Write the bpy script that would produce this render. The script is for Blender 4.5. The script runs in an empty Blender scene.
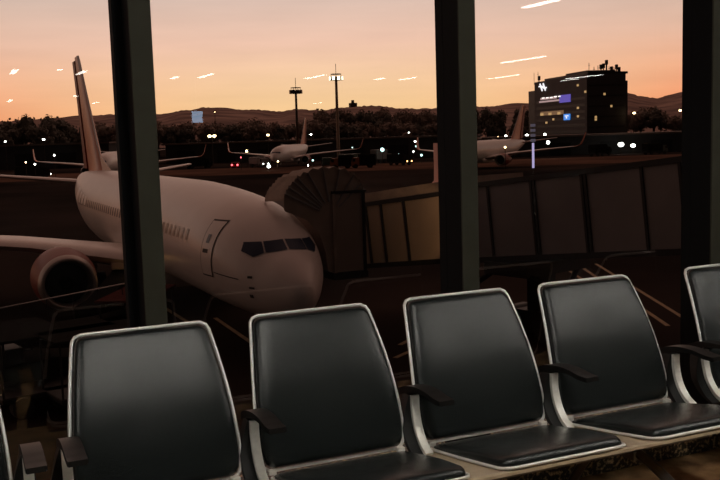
import bpy, bmesh, math, random
from mathutils import Vector, Matrix, noise
random.seed(7)
PI = math.pi
SC = bpy.context.scene
COL = SC.collection

# ------------------------------------------------------------------ camera
FPX, YAW, PITCH, ROLL = 929.5, 0.4127, 0.1108, -0.0312
EYE = Vector((0, 0, 1.48))
fw = Vector((math.sin(YAW)*math.cos(PITCH), math.cos(YAW)*math.cos(PITCH), -math.sin(PITCH)))
rt = Vector((math.cos(YAW), -math.sin(YAW), 0))
up = rt.cross(fw)
r2 = rt*math.cos(ROLL) + up*math.sin(ROLL)
u2 = -rt*math.sin(ROLL) + up*math.cos(ROLL)
cd = bpy.data.cameras.new('camera'); cam = bpy.data.objects.new('camera', cd); COL.objects.link(cam)
m = Matrix((r2, u2, -fw)).transposed().to_4x4(); m.translation = EYE
cam.matrix_world = m
cd.sensor_width = 36; cd.lens = FPX*36/720; cd.clip_start = 0.05; cd.clip_end = 12000
SC.camera = cam
GZ = 1.48 - 6.87                     # apron level

def at(px, py, d):                  # place at depth d (metres ahead, level) seen towards a direction
    v = fw*FPX + r2*(px-360) - u2*(py-240)
    hz = v.x*math.sin(YAW) + v.y*math.cos(YAW)
    return EYE + v*(d/hz)
def gnd(px, d, z=None):             # ground point at depth d in a given bearing
    p = at(px, 137, d); p.z = GZ if z is None else z
    return p
def hgt(px, py, d): return at(px, py, d).z

# ------------------------------------------------------------------ materials
def mat(name, col, rough=0.6, metal=0.0, var=0.0, scale=8.0, spec=0.5, bump=0.0, emit=None, es=0.0, coat=0.0, col2=None, detail=3, lo=0.35, hi=0.65):
    M = bpy.data.materials.new(name); M.use_nodes = True
    nt = M.node_tree; b = nt.nodes['Principled BSDF']
    b.inputs['Roughness'].default_value = rough; b.inputs['Metallic'].default_value = metal
    b.inputs['Specular IOR Level'].default_value = spec
    if coat: b.inputs['Coat Weight'].default_value = coat; b.inputs['Coat Roughness'].default_value = 0.15
    c = (*col, 1)
    if var or bump or col2:
        tc = nt.nodes.new('ShaderNodeTexCoord'); n = nt.nodes.new('ShaderNodeTexNoise')
        n.inputs['Scale'].default_value = scale; n.inputs['Detail'].default_value = detail
        nt.links.new(tc.outputs['Object'], n.inputs['Vector'])
        if var or col2:
            r = nt.nodes.new('ShaderNodeValToRGB')
            r.color_ramp.elements[0].position = lo; r.color_ramp.elements[1].position = hi
            r.color_ramp.elements[0].color = c if col2 else (*[max(0, x*(1-var)) for x in col], 1)
            r.color_ramp.elements[1].color = (*col2, 1) if col2 else (*[min(1, x*(1+var)) for x in col], 1)
            nt.links.new(n.outputs['Fac'], r.inputs['Fac']); nt.links.new(r.outputs['Color'], b.inputs['Base Color'])
        else: b.inputs['Base Color'].default_value = c
        if bump:
            bp = nt.nodes.new('ShaderNodeBump'); bp.inputs['Strength'].default_value = bump; bp.inputs['Distance'].default_value = 0.01
            nt.links.new(n.outputs['Fac'], bp.inputs['Height']); nt.links.new(bp.outputs['Normal'], b.inputs['Normal'])
    else: b.inputs['Base Color'].default_value = c
    if emit:
        b.inputs['Emission Color'].default_value = (*emit, 1); b.inputs['Emission Strength'].default_value = es
    return M
M = {}
M['leather'] = mat('black_leather', (0.010, 0.0125, 0.012), 0.27, spec=0.45, bump=0.15, scale=260, detail=2)
M['silver'] = mat('brushed_silver', (0.78, 0.76, 0.72), 0.42, 0.25)
M['castalu'] = mat('cast_aluminium', (0.80, 0.77, 0.70), 0.45, 0.25, var=0.06, scale=50)
M['poly'] = mat('black_polyurethane', (0.008, 0.0075, 0.007), 0.5, spec=0.2, var=0.2, scale=30)
M['darkcast'] = mat('dark_casting', (0.012, 0.0115, 0.011), 0.6, 0.0, var=0.1, spec=0.2)
M['deck'] = mat('tan_seat_plate', (0.40, 0.31, 0.21), 0.5, 0.0, var=0.06, scale=30)
M['leg'] = mat('dark_leg_metal', (0.14, 0.135, 0.13), 0.3, 0.8, var=0.1)
M['chrome'] = mat('chrome', (0.75, 0.74, 0.72), 0.2, 1.0)
M['mullion'] = mat('olive_black_metal', (0.036, 0.035, 0.025), 0.7, 0.0, spec=0.15, var=0.08, scale=12)
M['gasket'] = mat('black_frame', (0.005, 0.005, 0.0055), 0.8, spec=0.08)
M['granite'] = mat('speckled_granite', (0.02, 0.017, 0.012), 0.5, col2=(0.62, 0.47, 0.26), scale=55, detail=6, lo=0.50, hi=0.68)
M['carpet'] = mat('brown_carpet', (0.13, 0.07, 0.033), 0.9, col2=(0.50, 0.31, 0.15), scale=7, detail=8, spec=0.1, bump=0.3, lo=0.32, hi=0.7)
M['hallfloor'] = mat('dark_hall_floor', (0.018, 0.017, 0.016), 0.6, var=0.1, scale=2, spec=0.2)
M['ceil'] = mat('dark_ceiling', (0.05, 0.05, 0.048), 0.8, var=0.05)
M['hallwall'] = mat('dark_hall_wall', (0.045, 0.043, 0.04), 0.8, var=0.08, scale=2)
M['lampbody'] = mat('lamp_housing', (0.6, 0.6, 0.58), 0.5)
M['lampglow'] = mat('lamp_diffuser', (0.9, 0.9, 0.88), 0.5, emit=(1.0, 0.95, 0.86), es=15)
M['lampnear'] = mat('lamp_diffuser_near', (0.9, 0.9, 0.88), 0.5, emit=(1.0, 0.95, 0.86), es=36)
M['bluescreen'] = mat('blue_screen', (0.1, 0.2, 0.4), 0.4, emit=(0.45, 0.70, 1.0), es=5.0)
# outside
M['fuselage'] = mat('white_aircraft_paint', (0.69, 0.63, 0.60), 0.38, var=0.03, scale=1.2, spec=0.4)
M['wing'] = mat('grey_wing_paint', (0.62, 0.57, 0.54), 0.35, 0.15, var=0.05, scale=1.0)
M['orange'] = mat('orange_paint', (0.58, 0.17, 0.075), 0.4, var=0.06, scale=1.0)
M['maroon'] = mat('maroon_cowl', (0.22, 0.040, 0.028), 0.5, var=0.06, scale=1.0, spec=0.3)
M['finpaint'] = mat('fin_paint', (0.62, 0.24, 0.14), 0.4, var=0.10, scale=0.8)
M['metal'] = mat('polished_metal', (0.40, 0.36, 0.34), 0.4, 0.6)
M['windshield'] = mat('cockpit_glass', (0.010, 0.022, 0.055), 0.3, spec=0.25)  # blue sky reflection put into the base colour
M['seam'] = mat('dark_seam', (0.02, 0.016, 0.014), 0.7)
M['logo'] = mat('pale_logo', (0.98, 0.97, 0.95), 0.4)
M['tyre'] = mat('tyre', (0.012, 0.012, 0.012), 0.8)
M['fan'] = mat('fan_dark', (0.012, 0.012, 0.013), 0.4, 0.5)
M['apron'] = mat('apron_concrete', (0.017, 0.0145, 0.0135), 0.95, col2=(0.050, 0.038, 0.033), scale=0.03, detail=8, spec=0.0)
M['skylit'] = mat('skylit_concrete', (0.09, 0.055, 0.042), 0.9, col2=(0.17, 0.10, 0.075), scale=0.05, detail=6, spec=0.0)
M['line'] = mat('yellow_line', (0.24, 0.15, 0.055), 0.8, var=0.2, scale=2)
M['bridge'] = mat('bridge_panel', (0.21, 0.19, 0.185), 0.7, 0.0, var=0.10, scale=0.6, spec=0.2)
M['bridge2'] = mat('bridge_panel_tan', (0.29, 0.225, 0.185), 0.7, 0.0, var=0.08, scale=0.6, spec=0.2)
M['canopy'] = mat('canopy_fabric', (0.28, 0.215, 0.175), 0.85, var=0.15, scale=1.5)
M['steel'] = mat('dark_steel', (0.014, 0.012, 0.012), 0.6, 0.3)
M['tower'] = mat('tower_cladding', (0.055, 0.046, 0.050), 0.7, var=0.12, scale=0.25)
M['towerdark'] = mat('tower_dark_panel', (0.013, 0.012, 0.013), 0.5, var=0.1, scale=0.3)
M['shed'] = mat('shed_wall', (0.045, 0.038, 0.038), 0.8, var=0.15, scale=0.15)
M['shedroof'] = mat('shed_roof', (0.16, 0.105, 0.085), 0.7, var=0.1, scale=0.1)
M['hill'] = mat('hill_scrub', (0.22, 0.16, 0.15), 0.95, col2=(0.50, 0.35, 0.30), scale=0.015, detail=8, spec=0.0)  # pale tone holds the distance haze in the base colour
M['leaf'] = mat('dark_leaves', (0.16, 0.145, 0.125), 0.85, var=0.4, scale=0.8, spec=0.1)  # both leaf tones raised for distance haze, put into the colour
M['leaf2'] = mat('brown_green_leaves', (0.30, 0.235, 0.20), 0.85, var=0.4, scale=0.8, spec=0.1)
M['bark'] = mat('bark', (0.03, 0.022, 0.018), 0.9, var=0.2)
M['pole'] = mat('pole_metal', (0.06, 0.042, 0.032), 0.6, 0.3)
M['litpole'] = mat('lit_pole', (0.34, 0.24, 0.17), 0.6)  # lamplight on the taller mast put into a lighter pole colour
M['truckw'] = mat('truck_white', (0.16, 0.14, 0.13), 0.5, var=0.05)
M['trucko'] = mat('truck_orange', (0.30, 0.11, 0.04), 0.5, var=0.05)
M['truckd'] = mat('truck_dark', (0.02, 0.021, 0.02), 0.7, spec=0.0, var=0.1)
M['truckg'] = mat('truck_green', (0.03, 0.06, 0.045), 0.5, var=0.1)
M['carred'] = mat('car_red', (0.30, 0.02, 0.025), 0.35); M['dullred'] = mat('dull_red_tarp', (0.075, 0.03, 0.027), 0.8, var=0.15, spec=0.0)
M['glassdark'] = mat('vehicle_glass', (0.01, 0.012, 0.014), 0.1)
def em(name, c, s): M[name] = mat(name, (0.3, 0.3, 0.3), 0.5, emit=c, es=s)
em('lightwarm', (1.0, 0.72, 0.36), 9); em('lightwhite', (0.95, 1.0, 0.92), 9); em('lightred', (1.0, 0.12, 0.14), 4)
em('lightorange', (1.0, 0.5, 0.16), 8); em('lightcyan', (0.55, 0.95, 0.9), 3); em('floodlit', (1.0, 0.88, 0.6), 5)
em('winwarm', (1.0, 0.62, 0.25), 0.5); em('winwarm_dim', (1.0, 0.52, 0.22), 0.14); em('winwhite', (1.0, 0.95, 0.9), 1.6)
em('patchblue', (0.16, 0.13, 0.85), 0.5); em('winpink', (0.9, 0.62, 0.62), 0.45); em('mirrorblue', (0.05, 0.30, 0.95), 0.9)
em('signwhite', (0.95, 0.95, 1.0), 1.2); em('upright', (0.62, 0.55, 0.95), 0.75); em('upright_dim', (0.40, 0.36, 0.50), 0.16)

def glass_mat():
    G = bpy.data.materials.new('window_glass'); G.use_nodes = True
    nt = G.node_tree; nt.nodes.clear()
    out = nt.nodes.new('ShaderNodeOutputMaterial'); mix = nt.nodes.new('ShaderNodeMixShader')
    t = nt.nodes.new('ShaderNodeBsdfTransparent'); t.inputs['Color'].default_value = (0.97, 0.965, 0.96, 1)
    g = nt.nodes.new('ShaderNodeBsdfGlossy'); g.inputs['Roughness'].default_value = 0.0
    fr = nt.nodes.new('ShaderNodeFresnel'); fr.inputs['IOR'].default_value = 1.5
    ge = nt.nodes.new('ShaderNodeNewGeometry')
    inv = nt.nodes.new('ShaderNodeMath'); inv.operation = 'SUBTRACT'; inv.inputs[0].default_value = 1.0
    mul = nt.nodes.new('ShaderNodeMath'); mul.operation = 'MULTIPLY'
    dbl = nt.nodes.new('ShaderNodeMath'); dbl.operation = 'MULTIPLY'; dbl.inputs[1].default_value = 1.85; dbl.use_clamp = True
    nt.links.new(ge.outputs['Backfacing'], inv.inputs[1]); nt.links.new(fr.outputs[0], dbl.inputs[0])
    nt.links.new(dbl.outputs[0], mul.inputs[0]); nt.links.new(inv.outputs[0], mul.inputs[1])
    nt.links.new(mul.outputs[0], mix.inputs[0]); nt.links.new(t.outputs[0], mix.inputs[1]); nt.links.new(g.outputs[0], mix.inputs[2])
    nt.links.new(mix.outputs[0], out.inputs['Surface'])
    return G
M['glass'] = glass_mat()

# ------------------------------------------------------------------ builders
def obj(name, bm, m, parent=None, smooth=False, loc=None):
    me = bpy.data.meshes.new(name)
    bmesh.ops.recalc_face_normals(bm, faces=bm.faces)
    bm.to_mesh(me); bm.free()
    if smooth:
        for p in me.polygons: p.use_smooth = True
        if smooth == 'auto':
            try: me.set_sharp_from_angle(angle=math.radians(40))
            except Exception: pass
    o = bpy.data.objects.new(name, me); COL.objects.link(o)
    for mm in (m if isinstance(m, (list, tuple)) else [m]): me.materials.append(M[mm])
    if parent: o.parent = parent
    if loc is not None: o.location = loc
    return o
def empty(name, loc=(0, 0, 0), rz=0):
    o = bpy.data.objects.new(name, None); COL.objects.link(o); o.location = loc; o.rotation_euler = (0, 0, rz)
    o.empty_display_size = 0.2
    return o
def tag(o, label, cat, group=None, kind=None):
    o['label'] = label; o['category'] = cat
    if group: o['group'] = group
    if kind: o['kind'] = kind
    return o
def struct(name, bm, m, label, cat, parent=None, smooth=False):
    o = obj(name, bm, m, parent, smooth); o['kind'] = 'structure'; o['label'] = label; o['category'] = cat
    return o
def copy_tree(o, parent=None, skip=()):
    c = o.copy(); COL.objects.link(c)
    if parent: c.parent = parent
    for ch in list(o.children):
        if ch.name.split('.')[0] not in skip: copy_tree(ch, c, skip)
    return c
def NB(): return bmesh.new()
def box(bm, x0, x1, y0, y1, z0, z1, mtx=None, mi=0, bev=0.0):
    vs = [bm.verts.new((x, y, z)) for x in (x0, x1) for y in (y0, y1) for z in (z0, z1)]
    fs = []
    for f in ((0, 1, 3, 2), (4, 6, 7, 5), (0, 4, 5, 1), (2, 3, 7, 6), (0, 2, 6, 4), (1, 5, 7, 3)):
        F = bm.faces.new([vs[i] for i in f]); F.material_index = mi; fs.append(F)
    if bev:
        es = list({e for f in fs for e in f.edges})
        r = bmesh.ops.bevel(bm, geom=es, offset=bev, segments=2, affect='EDGES', profile=0.5)
        vs = list({v for f in r['faces'] for v in f.verts} | {v for v in vs if v.is_valid})
    if mtx is not None:
        for v in vs: v.co = mtx @ v.co
    return vs
def tube(bm, pts, r, seg=8, closed=False, caps=True, sy=1.0, upv=None):
    pts = [Vector(p) for p in pts]; n = len(pts)
    rr = r if isinstance(r, (list, tuple)) else [r]*n
    rings = []; prev = None
    for i, p in enumerate(pts):
        a = pts[(i-1) % n] if (closed or i > 0) else p
        b = pts[(i+1) % n] if (closed or i < n-1) else p
        t = (b-a).normalized()
        if upv is not None: n1 = Vector(upv)
        elif prev is None: n1 = Vector((0, 0, 1)) if abs(t.z) < 0.9 else Vector((1, 0, 0))
        else: n1 = prev
        n1 = (n1 - t*n1.dot(t)).normalized(); prev = n1; n2 = t.cross(n1)
        rings.append([bm.verts.new(p + n1*math.cos(2*PI*k/seg)*rr[i] + n2*math.sin(2*PI*k/seg)*rr[i]*sy) for k in range(seg)])
    for i in range(n if closed else n-1):
        A, B = rings[i], rings[(i+1) % n]
        for k in range(seg): bm.faces.new((A[k], A[(k+1) % seg], B[(k+1) % seg], B[k]))
    if caps and not closed:
        bm.faces.new(rings[0][::-1]); bm.faces.new(rings[-1])
    return rings
def loft(bm, rings, caps=True, mi=0):
    R = [[bm.verts.new(p) for p in r] for r in rings]
    for A, B in zip(R, R[1:]):
        n = len(A)
        for k in range(n):
            f = bm.faces.new((A[k], A[(k+1) % n], B[(k+1) % n], B[k])); f.material_index = mi
    if caps:
        for r in (R[0][::-1], R[-1]):
            try: bm.faces.new(r).material_index = mi
            except Exception: pass
    return R
def cyl(bm, a, b, r, seg=16, r2=None): return tube(bm, [a, b], [r, r if r2 is None else r2], seg)
def ball(bm, c, r, sub=1, sx=1, sy=1, sz=1):
    res = bmesh.ops.create_icosphere(bm, subdivisions=sub, radius=r)
    for v in res['verts']: v.co = Vector((v.co.x*sx, v.co.y*sy, v.co.z*sz)) + Vector(c)
    return res['verts']
def extr(bm, prof, x0, x1, mi=0):   # profile of (y,z) extruded along x
    A = [bm.verts.new((x0, y, z)) for y, z in prof]; B = [bm.verts.new((x1, y, z)) for y, z in prof]
    n = len(prof)
    for k in range(n): bm.faces.new((A[k], A[(k+1) % n], B[(k+1) % n], B[k])).material_index = mi
    bm.faces.new(A[::-1]).material_index = mi; bm.faces.new(B).material_index = mi
def spline(pts, n):                 # Catmull-Rom through 2D/3D points
    P = [Vector(p) for p in pts]; P = [P[0]*2-P[1]] + P + [P[-1]*2-P[-2]]
    out = []
    for i in range(1, len(P)-2):
        for k in range(n):
            t = k/n; a, b, c, d = P[i-1:i+3]
            out.append(0.5*((2*b)+(c-a)*t+(2*a-5*b+4*c-d)*t*t+(3*b-a-3*c+d)*t*t*t))
    out.append(P[-2]); return out

# ------------------------------------------------------------------ the hall
YG = 3.35; S = 1.2831; M0 = 0.5454; K0, K1 = -5, 9
HX0, HX1, HY0, HZ = -16.0, 44.0, -46.0, 3.50
def bx(*a, **k):
    b = NB(); box(b, *a, **k); return b
struct('floor', bx(HX0, HX1, 0.2, 3.46, -0.4, 0), 'carpet', 'brown mottled carpet floor under the seats', 'floor')
struct('floor', bx(HX0, HX1, HY0, 0.2, -0.4, 0), 'hallfloor', 'dark hall floor behind the camera', 'floor')
struct('ceiling', bx(HX0, HX1, HY0, 3.60, HZ, HZ+0.3), 'ceil', 'dark hall ceiling above the seats', 'ceiling')
struct('wall_back', bx(HX0, HX1, HY0-0.3, HY0, 0, HZ), 'hallwall', 'dark far wall of the hall behind the seats', 'wall')
struct('wall_left', bx(HX0-0.3, HX0, HY0, 3.6, 0, HZ), 'hallwall', 'dark left end wall of the hall', 'wall')
struct('wall_right', bx(HX1, HX1+0.3, HY0, 3.6, 0, HZ), 'hallwall', 'dark right end wall of the hall', 'wall')
wx0, wx1 = M0+K0*S, M0+K1*S
b = NB(); box(b, HX0, wx0, 3.14, 3.5, 0, HZ); box(b, wx1+0.1, HX1, 3.14, 3.5, 0, HZ)
box(b, wx0, wx1+0.1, 3.16, 3.5, 3.25, HZ)
struct('wall_front', b, 'hallwall', 'dark window wall around the glazing', 'wall')
struct('baseboard_front', bx(wx0, wx1+0.1, 3.145, 3.46, 0, 0.20, bev=0.006), 'granite', 'speckled dark stone kerb under the windows behind the seats', 'baseboard')
nm = 0
ordn = {0: 'left of the three dark window posts, between tail and nose of the jet', 1: 'middle of the three dark window posts, right of the jet bridge cab', 2: 'right dark window post, behind the rightmost seat'}
for k in range(K0, K1+1):
    x = M0+k*S; nm += 1
    dx = 0.033 if k == 0 else 0.0
    b = NB()
    box(b, x+0.001+dx, x+0.072+dx, 3.178, 3.30, 0.20, 3.25)
    t = obj('trim_%d' % nm, b, 'gasket'); t['kind'] = 'structure'
    t['label'] = ordn.get(k, 'dark window post outside the view'); t['category'] = 'window post'
    b = NB(); box(b, x+dx, x+dx+0.074, 3.168, 3.178, 0.20, 3.25, bev=0.002)
    obj('front_cover', b, 'mullion', t)
    b = NB(); box(b, x, x+dx+0.098, 3.30, 3.358, 0.20, 3.25)
    obj('gasket_frame', b, 'gasket', t)
    b = NB(); box(b, x-0.03+dx, x+0.104+dx, 3.15, 3.298, 0.20, 0.785, bev=0.004)
    obj('plinth', b, 'gasket', t)
    if k < K1:
        b = NB(); box(b, x+0.09, x+S+0.01, YG, YG+0.012, 0.195, 3.255)
        w = obj('window_%d' % nm, b, 'glass'); w['kind'] = 'structure'
        w['label'] = 'large clear window pane looking onto the apron'; w['category'] = 'window'

# ceiling lamps: the long fluorescent fittings whose mirror images streak the sky
def ceil_lamp(x, y, L=1.5, wd=0.16, glow='lampglow', label=None, group=None):
    e = empty('ceiling_lamp', (x, y, HZ))
    tag(e, label, 'ceiling lamp', group)
    b = NB(); box(b, -wd/2-0.02, wd/2+0.02, -L/2-0.02, L/2+0.02, -0.05, 0); obj('housing', b, 'lampbody', e)
    b = NB(); box(b, -wd/2, wd/2, -L/2, L/2, -0.062, -0.0505); obj('diffuser', b, glow, e)
    return e
zl = HZ-0.06
for px, py, L in ((14, 72, 1.5), (10, 101, 1.6), (60, 70, 0.3), (81, 73, 1.3), (95, 103, 1.8), (76, 96, .7), (102, 122, 2.5), (174, 78, .9), (206, 76, 1.6), (315, 77, 1.7), (318, 103, 1.2),
                  (380, 79, .8), (413, 78, 2.0), (503, 77, 2.1), (522, 60, 2.1), (549, 2, 1.3), (570, 80, 1.2), (583, 77, 2.2)):
    v = fw*FPX + r2*(px-360) - u2*(py-240)
    p = EYE + v*((zl-EYE.z)/v.z)
    y = 2*YG - p.y
    if y < HY0+1: continue
    ceil_lamp(p.x, y, L, 0.14, label='long white ceiling lamp mirrored in the window glass', group='ceiling lamps of the hall')
for y in (0.75,):
    for x in (-2.2, 1.0, 4.2, 7.4):
        ceil_lamp(x, y, 1.3, 0.30, 'lampnear', 'long white ceiling lamp above the seating area', 'ceiling lamps over the seats')
# hanging lit sign mirrored as a pale blue square
v = fw*FPX + r2*(197-360) - u2*(117-240)
p = EYE + v*(27.0/v.y); sy = 2*YG-p.y
e = empty('hanging_sign', (p.x, sy, p.z)); tag(e, 'small lit blue square sign hanging from the hall ceiling', 'sign')
b = NB(); box(b, -0.17, 0.17, -0.04, 0.03, -0.18, 0.18); obj('sign_case', b, 'lampbody', e)
b = NB(); box(b, -0.155, 0.155, 0.031, 0.04, -0.165, 0.165); obj('sign_face', b, 'bluescreen', e)
b = NB(); cyl(b, (0, 0, 0.18), (0, 0, HZ-p.z), 0.012, 8); obj('hanger', b, 'lampbody', e)

# ------------------------------------------------------------------ benches
LB = 0.535
BP = spline([(2.884, 0.377), (2.916, 0.50), (2.968, 0.64), (3.028, 0.76), (3.091, 0.867)], 12)   # side profile of the backrest
def bprof(v):
    t = max(0, min(1, v/LB))*(len(BP)-1); i = min(int(t), len(BP)-2); f = t-i
    p = BP[i].lerp(BP[i+1], f); d = (BP[i+1]-BP[i]).normalized()
    return p, Vector((-d.y, d.x))   # point, front normal (towards -y, +z)
def fillet(poly, corners, n=6):     # poly: list of (x,v); corners: {index: radius}
    out = []
    N = len(poly)
    for i, p in enumerate(poly):
        p = Vector(p)
        if i in corners:
            r = corners[i]
            a = p + (Vector(poly[i-1])-p).normalized()*r; c = p + (Vector(poly[(i+1) % N])-p).normalized()*r
            for k in range(n+1):
                t = k/n; out.append(a*(1-t)**2 + p*2*t*(1-t) + c*t*t)
        else: out.append(p)
    return out
def back_outline():
    pl = []; cs = {}
    hw = lambda t: 0.26 - 0.038*t + 0.018*math.sin(PI*t**0.62)
    pl.append((-hw(0), 0)); cs[0] = 0.035
    for k in range(1, 10): pl.append((-0.16+0.32*k/10*1.0, 0)) if 0 else None
    pl.append((hw(0), 0)); cs[1] = 0.035
    for k in range(1, 14):
        t = 0.08+0.84*k/14; pl.append((hw(t), t*LB))
    cs[len(pl)] = 0.032; pl.append((hw(1), LB))
    cs[len(pl)] = 0.032; pl.append((-hw(1), LB))
    for k in range(13, 0, -1):
        t = 0.08+0.84*k/14; pl.append((-hw(t), t*LB))
    return fillet(pl, cs)
def seat_outline():
    pl = [(-0.255, 0), (0.255, 0), (0.255, 0.20), (0.254, 0.36), (0.248, 0.484), (-0.236, 0.484), (-0.246, 0.36), (-0.253, 0.20)]
    return fillet(pl, {0: 0.04, 1: 0.04, 4: 0.040, 5: 0.045})
BO, SO = back_outline(), seat_outline()
def resample(P, n):
    L = [0]
    for i in range(len(P)): L.append(L[-1]+(P[(i+1) % len(P)]-P[i]).length)
    out = []; j = 0
    for k in range(n):
        s = L[-1]*k/n
        while L[j+1] < s: j += 1
        f = (s-L[j])/max(1e-9, L[j+1]-L[j]); out.append(P[j].lerp(P[(j+1) % len(P)], f))
    return out
BO = resample(BO, 96); SO = resample(SO, 80)
BC = Vector((0, LB/2)); SCn = Vector((0, 0.24))
def b3(q, d):
    p, n = bprof(q.y); p = p+n*d
    return Vector((q.x, p.x, p.y))
SA, SB = Vector((2.876, 0.358)), Vector((2.403, 0.429))
SD = (SB-SA).normalized(); SN = Vector((SD.y, -SD.x)); SN = SN if SN.y > 0 else -SN
def s3(q, d):
    if d > 0.004: d = 0.004+(d-0.004)*(0.35+0.65*min(1, max(0, q.y/0.30)))
    p = SA + SD*q.y + SN*d
    # waterfall: front lip rolls down slightly
    return Vector((q.x, p.x, p.y))
def inset(P, c, w):                 # shrink outline by distance w along x and y
    mx = max(abs(p.x-c.x) for p in P); my = max(abs(p.y-c.y) for p in P)
    return [Vector((c.x+(p.x-c.x)*(1-w/mx), c.y+(p.y-c.y)*(1-w/my))) for p in P]
def pad(P, c, f3, rings, back):
    bm = NB(); R = []
    for w, d in back+rings: R.append([bm.verts.new(f3(q, d)) for q in inset(P, c, w)])
    for A, B in zip(R, R[1:]):
        n = len(A)
        for k in range(n): bm.faces.new((A[k], A[(k+1) % n], B[(k+1) % n], B[k]))
    for r in (R[0][::-1], R[-1]):
        s = [v.co.copy() for v in r]; cv = bm.verts.new(sum(s, Vector())/len(s))
        for k in range(len(r)): bm.faces.new((r[k], r[(k+1) % len(r)], cv))
    return bm
bm_back = lambda: pad(BO, BC, b3, [(0.009, 0.0), (0.0085, 0.006), (0.010, 0.013), (0.014, 0.019), (0.022, 0.0245), (0.034, 0.0275), (0.050, 0.0285), (0.075, 0.0285), (0.12, 0.028), (0.16, 0.027), (0.2, 0.026), (0.235, 0.0255)],
                      [(0.2, -0.022), (0.10, -0.021), (0.03, -0.018), (0.012, -0.010)])
bm_seat = lambda: pad(SO, SCn, s3, [(0.007, 0.004), (0.006, 0.010), (0.009, 0.020), (0.016, 0.029), (0.030, 0.034), (0.055, 0.036), (0.10, 0.036), (0.16, 0.035), (0.215, 0.034)], [(0.1, 0.002), (0.02, 0.002)])
XA, PIT = 0.246, 0.60
protos = {}
def part(name, bm, m, parent, x, smooth=True):
    return obj(name, bm, m, parent, smooth, (x, 0, 0))
def make_bench():
    e = empty('beam_bench', (0, 0, 0))
    armprof = spline([(2.995, 0.560), (2.94, 0.581), (2.87, 0.594), (2.80, 0.596), (2.75, 0.591), (2.72, 0.588), (2.68, 0.588)], 4)
    low = spline([(2.678, 0.572), (2.72, 0.571), (2.75, 0.573), (2.80, 0.579), (2.87, 0.571), (2.94, 0.553), (2.995, 0.535)], 4)
    prof = [(p.x, p.y) for p in armprof+low]
    sup = spline([(2.895, 0.555), (2.892, 0.50), (2.872, 0.44), (2.835, 0.395), (2.795, 0.372)], 5)
    first = None
    for k in range(5):
        xo = k*PIT
        if k < 4:
            if k == 0:
                bk = part('backrest', bm_back(), 'leather', e, 0.546+xo)
                b = NB(); tube(b, [b3(q, 0.0) for q in BO], 0.0060, 10, closed=True, caps=False)
                fr = obj('back_frame', b, 'silver', bk, True)
                for s in (-1, 1):
                    b = NB(); box(b, s*0.238-0.014, s*0.238+0.014, 2.852, 2.876, 0.372, 0.388, bev=0.003); obj('clip', b, 'castalu', bk)
                sc = part('seat_cushion', bm_seat(), 'leather', e, 0.556+xo)
                b = NB(); tube(b, [s3(q, 0.0015) for q in SO], 0.0054, 10, closed=True, caps=False)
                pp = obj('seat_rim', b, 'silver', sc, True)
                first = (bk, sc)
            else:
                for o in first:
                    c = copy_tree(o, e); c.location.x += xo
        # armrest with its curved metal support
        if k == 0:
            b = NB(); extr(b, prof, 0, 0.058)
            bmesh.ops.bevel(b, geom=[ed for ed in b.edges if abs(ed.verts[0].co.x-ed.verts[1].co.x) < 1e-6], offset=0.003, segments=2, affect='EDGES')
            ar = obj('armrest', b, 'poly', e, 'auto', (XA, 0, 0))
            b = NB()
            ring = []
            for i, p in enumerate(sup):
                a = sup[max(0, i-1)]; c = sup[min(len(sup)-1, i+1)]; t = (c-a).normalized(); n = Vector((t.y, -t.x))
                n = n if n.x < 0 else -n
                q = p; r = p-n*0.014
                ring.append([(0.004, q.x, q.y), (0.034, q.x, q.y), (0.034, r.x, r.y), (0.004, r.x, r.y)])
            loft(b, ring); obj('arm_support', b, 'castalu', ar, 'auto')
            b = NB()
            ring = []
            for i, p in enumerate(sup):
                a = sup[max(0, i-1)]; c = sup[min(len(sup)-1, i+1)]; t = (c-a).normalized(); n = Vector((t.y, -t.x))
                n = n if n.x < 0 else -n
                q = p-n*0.0145; wv = 0.062*(0.7+0.3*math.cos(PI*i/(len(sup)-1))); r = p-n*wv
                xl = -0.036*min(1, i/(len(sup)-1)*2.2)
                ring.append([(xl, q.x, q.y), (0.038, q.x, q.y), (0.038, r.x, r.y), (xl, r.x, r.y)])
            loft(b, ring); obj('arm_bracket', b, 'darkcast', ar, 'auto')
            ar0 = ar
        else:
            c = copy_tree(ar0, e); c.location.x += xo
    # tan plate that joins the seats
    b = NB(); pr = []
    for v, d in ((0.03, -0.006), (0.477, -0.006), (0.484, -0.010), (0.484, -0.020), (0.47, -0.022), (0.03, -0.022)):
        p = SA+SD*v+SN*d; pr.append((p.x, p.y))
    extr(b, pr, 0.29, 0.29+4*PIT-0.08); obj('seat_plate', b, 'deck', e)
    b = NB(); box(b, 0.30, 0.30+4*PIT-0.10, 2.64, 2.72, 0.29, 0.345, bev=0.008); obj('beam', b, 'leg', e)
    def leg():
        b = NB()
        tube(b, spline([(0, 2.70, 0.30), (0, 2.84, 0.262), (0, 2.95, 0.165), (0, 3.03, 0.06), (0, 3.055, 0.02)], 5), 0.017, 10, sy=1.3)
        tube(b, spline([(0, 2.70, 0.30), (0, 2.55, 0.262), (0, 2.42, 0.20), (0, 2.32, 0.09), (0, 2.29, 0.02)], 5), 0.017, 10, sy=1.3)
        box(b, -0.03, 0.03, 2.63, 2.73, 0.262, 0.30, bev=0.006)
        return b
    for xl in (0.64, 2.25):
        L = part('leg', leg(), 'leg', e, xl, 'auto')
        for y in (3.058, 2.287):
            b = NB(); tube(b, [(0, y, 0.0005), (0, y, 0.018), (0, y, 0.026)], [0.034, 0.032, 0.018], 20); obj('foot', b, 'chrome', L, 'auto')
    return e
bench = make_bench()
tag(bench, 'black padded four-seat bench with silver frames filling the middle of the row', 'bench', 'seat benches along the window')
b2 = copy_tree(bench); b2.location.x = 4*PIT+0.157
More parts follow.
